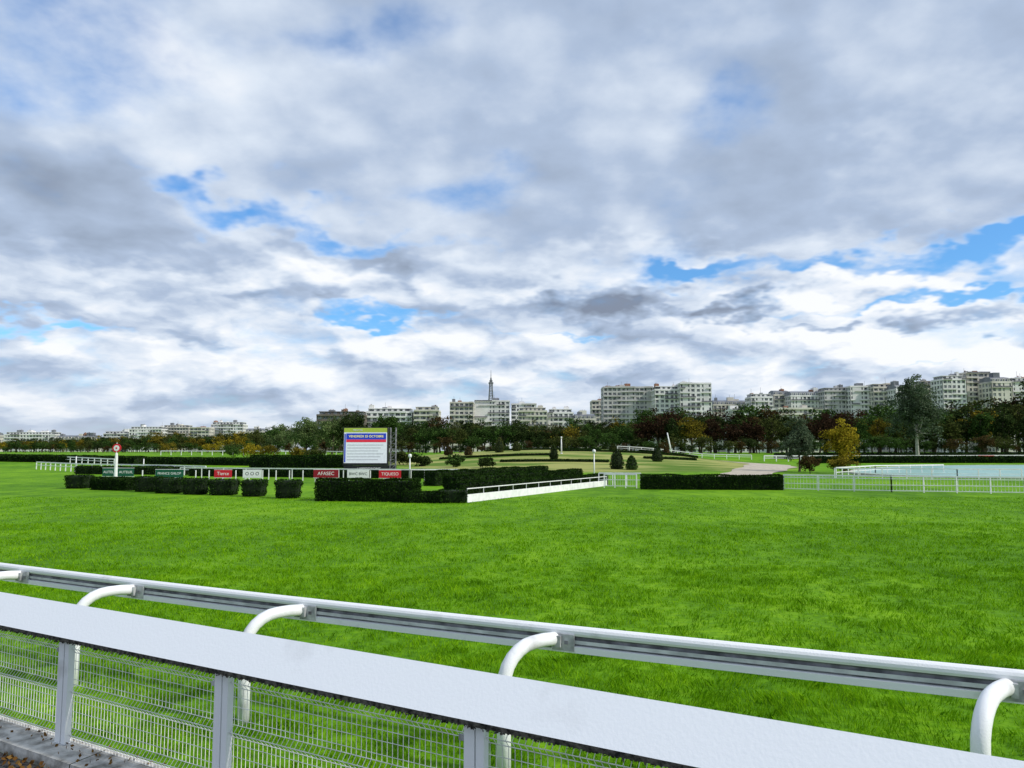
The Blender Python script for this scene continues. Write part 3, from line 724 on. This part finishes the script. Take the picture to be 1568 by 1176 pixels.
# cumulus rows seen side-on near the horizon: lit tops, shaded bases
Q=V('MULTIPLY',V('ADD',AE0,V('MULTIPLY',warp,(.25,.2,0))),(.13,.34,1))
n4=NO(Q,1.0,6,.52); n4u=NO(V('ADD',Q,(.10,.30,0)),1.0,3,.5)
low=MR(el,9.,18.,1.,0.)
def blob(a,e,ra,re,amp):
    d=V('MULTIPLY',V('SUBTRACT',AE,(a,e,0)),(1/ra,1/re,0)); ln=V('LENGTH',d,(0,0,0)); return MR(ln,0.1,1.6,amp,0.)
def total(bl):
    t=None
    for q in bl:
        s=blob(*q); t=s if t is None else M('ADD',t,s)
    return t
gaps=total([(-22.5,18.4,4,1.4,.85),(-18,16.2,5,1.3,.75),(-8,15.2,7,.9,.6),(15,13.6,6,.8,.75),(24,12.5,8,.9,.85),(32,13.8,6,.9,.8),(27.6,9.8,6,.6,.7),(-9,10.0,5,.7,.65),(-32,8,5,.7,.6),(-31,26,11,7,.60),(-10,28.5,6,1.8,.40),(-4,19.5,5,2,.42),(28,5.0,5,.4,.45),(5,8.3,5,.4,.4),(13,24,6,1.5,.25)])
lum=total([(-30,16,8,3.5,-.26),(-22,13.2,6,1.4,-.16),(-10.5,13.8,4.5,1.2,-.30),(7.5,11.4,4.5,1.6,-.78),(16.5,10,3.5,.9,-.62),(23.7,8.1,2.5,.6,-.5),(32,8.2,3,1.0,-.6),(22,19,10,4,-.13),(-26,8.0,7,.7,-.14),(-14,10.5,4,.7,-.2),
 (12,14.6,6,1,.28),(27.6,7,10,2.2,.42),(3,12.5,9,1.5,.25),(-10.5,8.6,8,1.4,.24),(-16,12.6,5,1,.30),(29,23,6,3,.15),(15,28,6,2.5,.12),(4,6.5,7,1.4,.22),(25,11.2,8,.8,.35),(-28,6.5,9,1.5,.20),(-26,24,9,6,.15)])
edge=M('MULTIPLY',M('SUBTRACT',n1,n1o),M('MULTIPLY_ADD',low,-.7,1.5))
cov=M('ADD',M('MULTIPLY',M('SUBTRACT',n1,.5),1.7),M('ADD',M('MULTIPLY',M('SUBTRACT',n2,.5),.8),M('MULTIPLY',M('MULTIPLY',M('SUBTRACT',n4,.5),low),1.2)))
alpha=MR(M('SUBTRACT',M('ADD',cov,.62),gaps),-.2,.55,0.,1.)
lm=M('ADD',M('ADD',.54,lum),M('ADD',edge,M('ADD',M('MULTIPLY',M('SUBTRACT',n2,.5),.35),M('MULTIPLY',M('SUBTRACT',n3,.5),.45))))
lm=M('ADD',lm,M('MULTIPLY',low,M('ADD',.13,M('MULTIPLY',M('SUBTRACT',n4,n4u),1.9))))
lm=M('ADD',lm,M('MULTIPLY',M('SUBTRACT',1.,alpha),.3))
rp=N.new('ShaderNodeValToRGB'); e=rp.color_ramp.elements
e[0].position=0.0; e[0].color=(.20,.24,.32,1); e[1].position=1.; e[1].color=(.81,.83,.86,1)
for p_,c_ in ((.25,(.28,.345,.455,1)),(.5,(.37,.455,.60,1)),(.75,(.60,.67,.77,1))): q=e.new(p_); q.color=c_
L.new(lm,rp.inputs[0])
cl10=V('MULTIPLY',rp.outputs[0],(10,10,10))
blue=V('MULTIPLY',sky.outputs[0],(.60,1.10,1.55))
def MIX(f,a,b):
    x=N.new('ShaderNodeMix'); x.data_type='RGBA'; put(x.inputs[0],f); L.new(a,x.inputs[6]); L.new(b,x.inputs[7]); return x.outputs[2]
fin=MIX(alpha,blue,cl10)
hz=N.new('ShaderNodeRGB'); hz.outputs[0].default_value=(5.6,6.1,6.8,1)
fin=MIX(MR(el,0.,4.5,.5,0.),fin,hz.outputs[0])
L.new(fin,bg.inputs[0])

sun=bpy.data.lights.new('sun','SUN'); sun.energy=3.4; sun.angle=math.radians(4); sun.color=(1,.95,.87)
so=bpy.data.objects.new('sun',sun); link(so)
d=Vector((math.sin(math.radians(AZ))*math.cos(math.radians(EL)),math.cos(math.radians(AZ))*math.cos(math.radians(EL)),math.sin(math.radians(EL))))
so.rotation_euler=d.to_track_quat('Z','Y').to_euler(); so.location=(50,20,60)

cam=bpy.data.cameras.new('camera'); cam.sensor_width=36; cam.lens=27.05; cam.clip_end=12000; cam.clip_start=.1
co=bpy.data.objects.new('camera',cam); co.location=(0,0,3); co.rotation_euler=(math.radians(94.95),0,0); link(co); scene.camera=co
print('faces',sum(len(o.data.polygons) for o in bpy.data.objects if o.type=='MESH'))
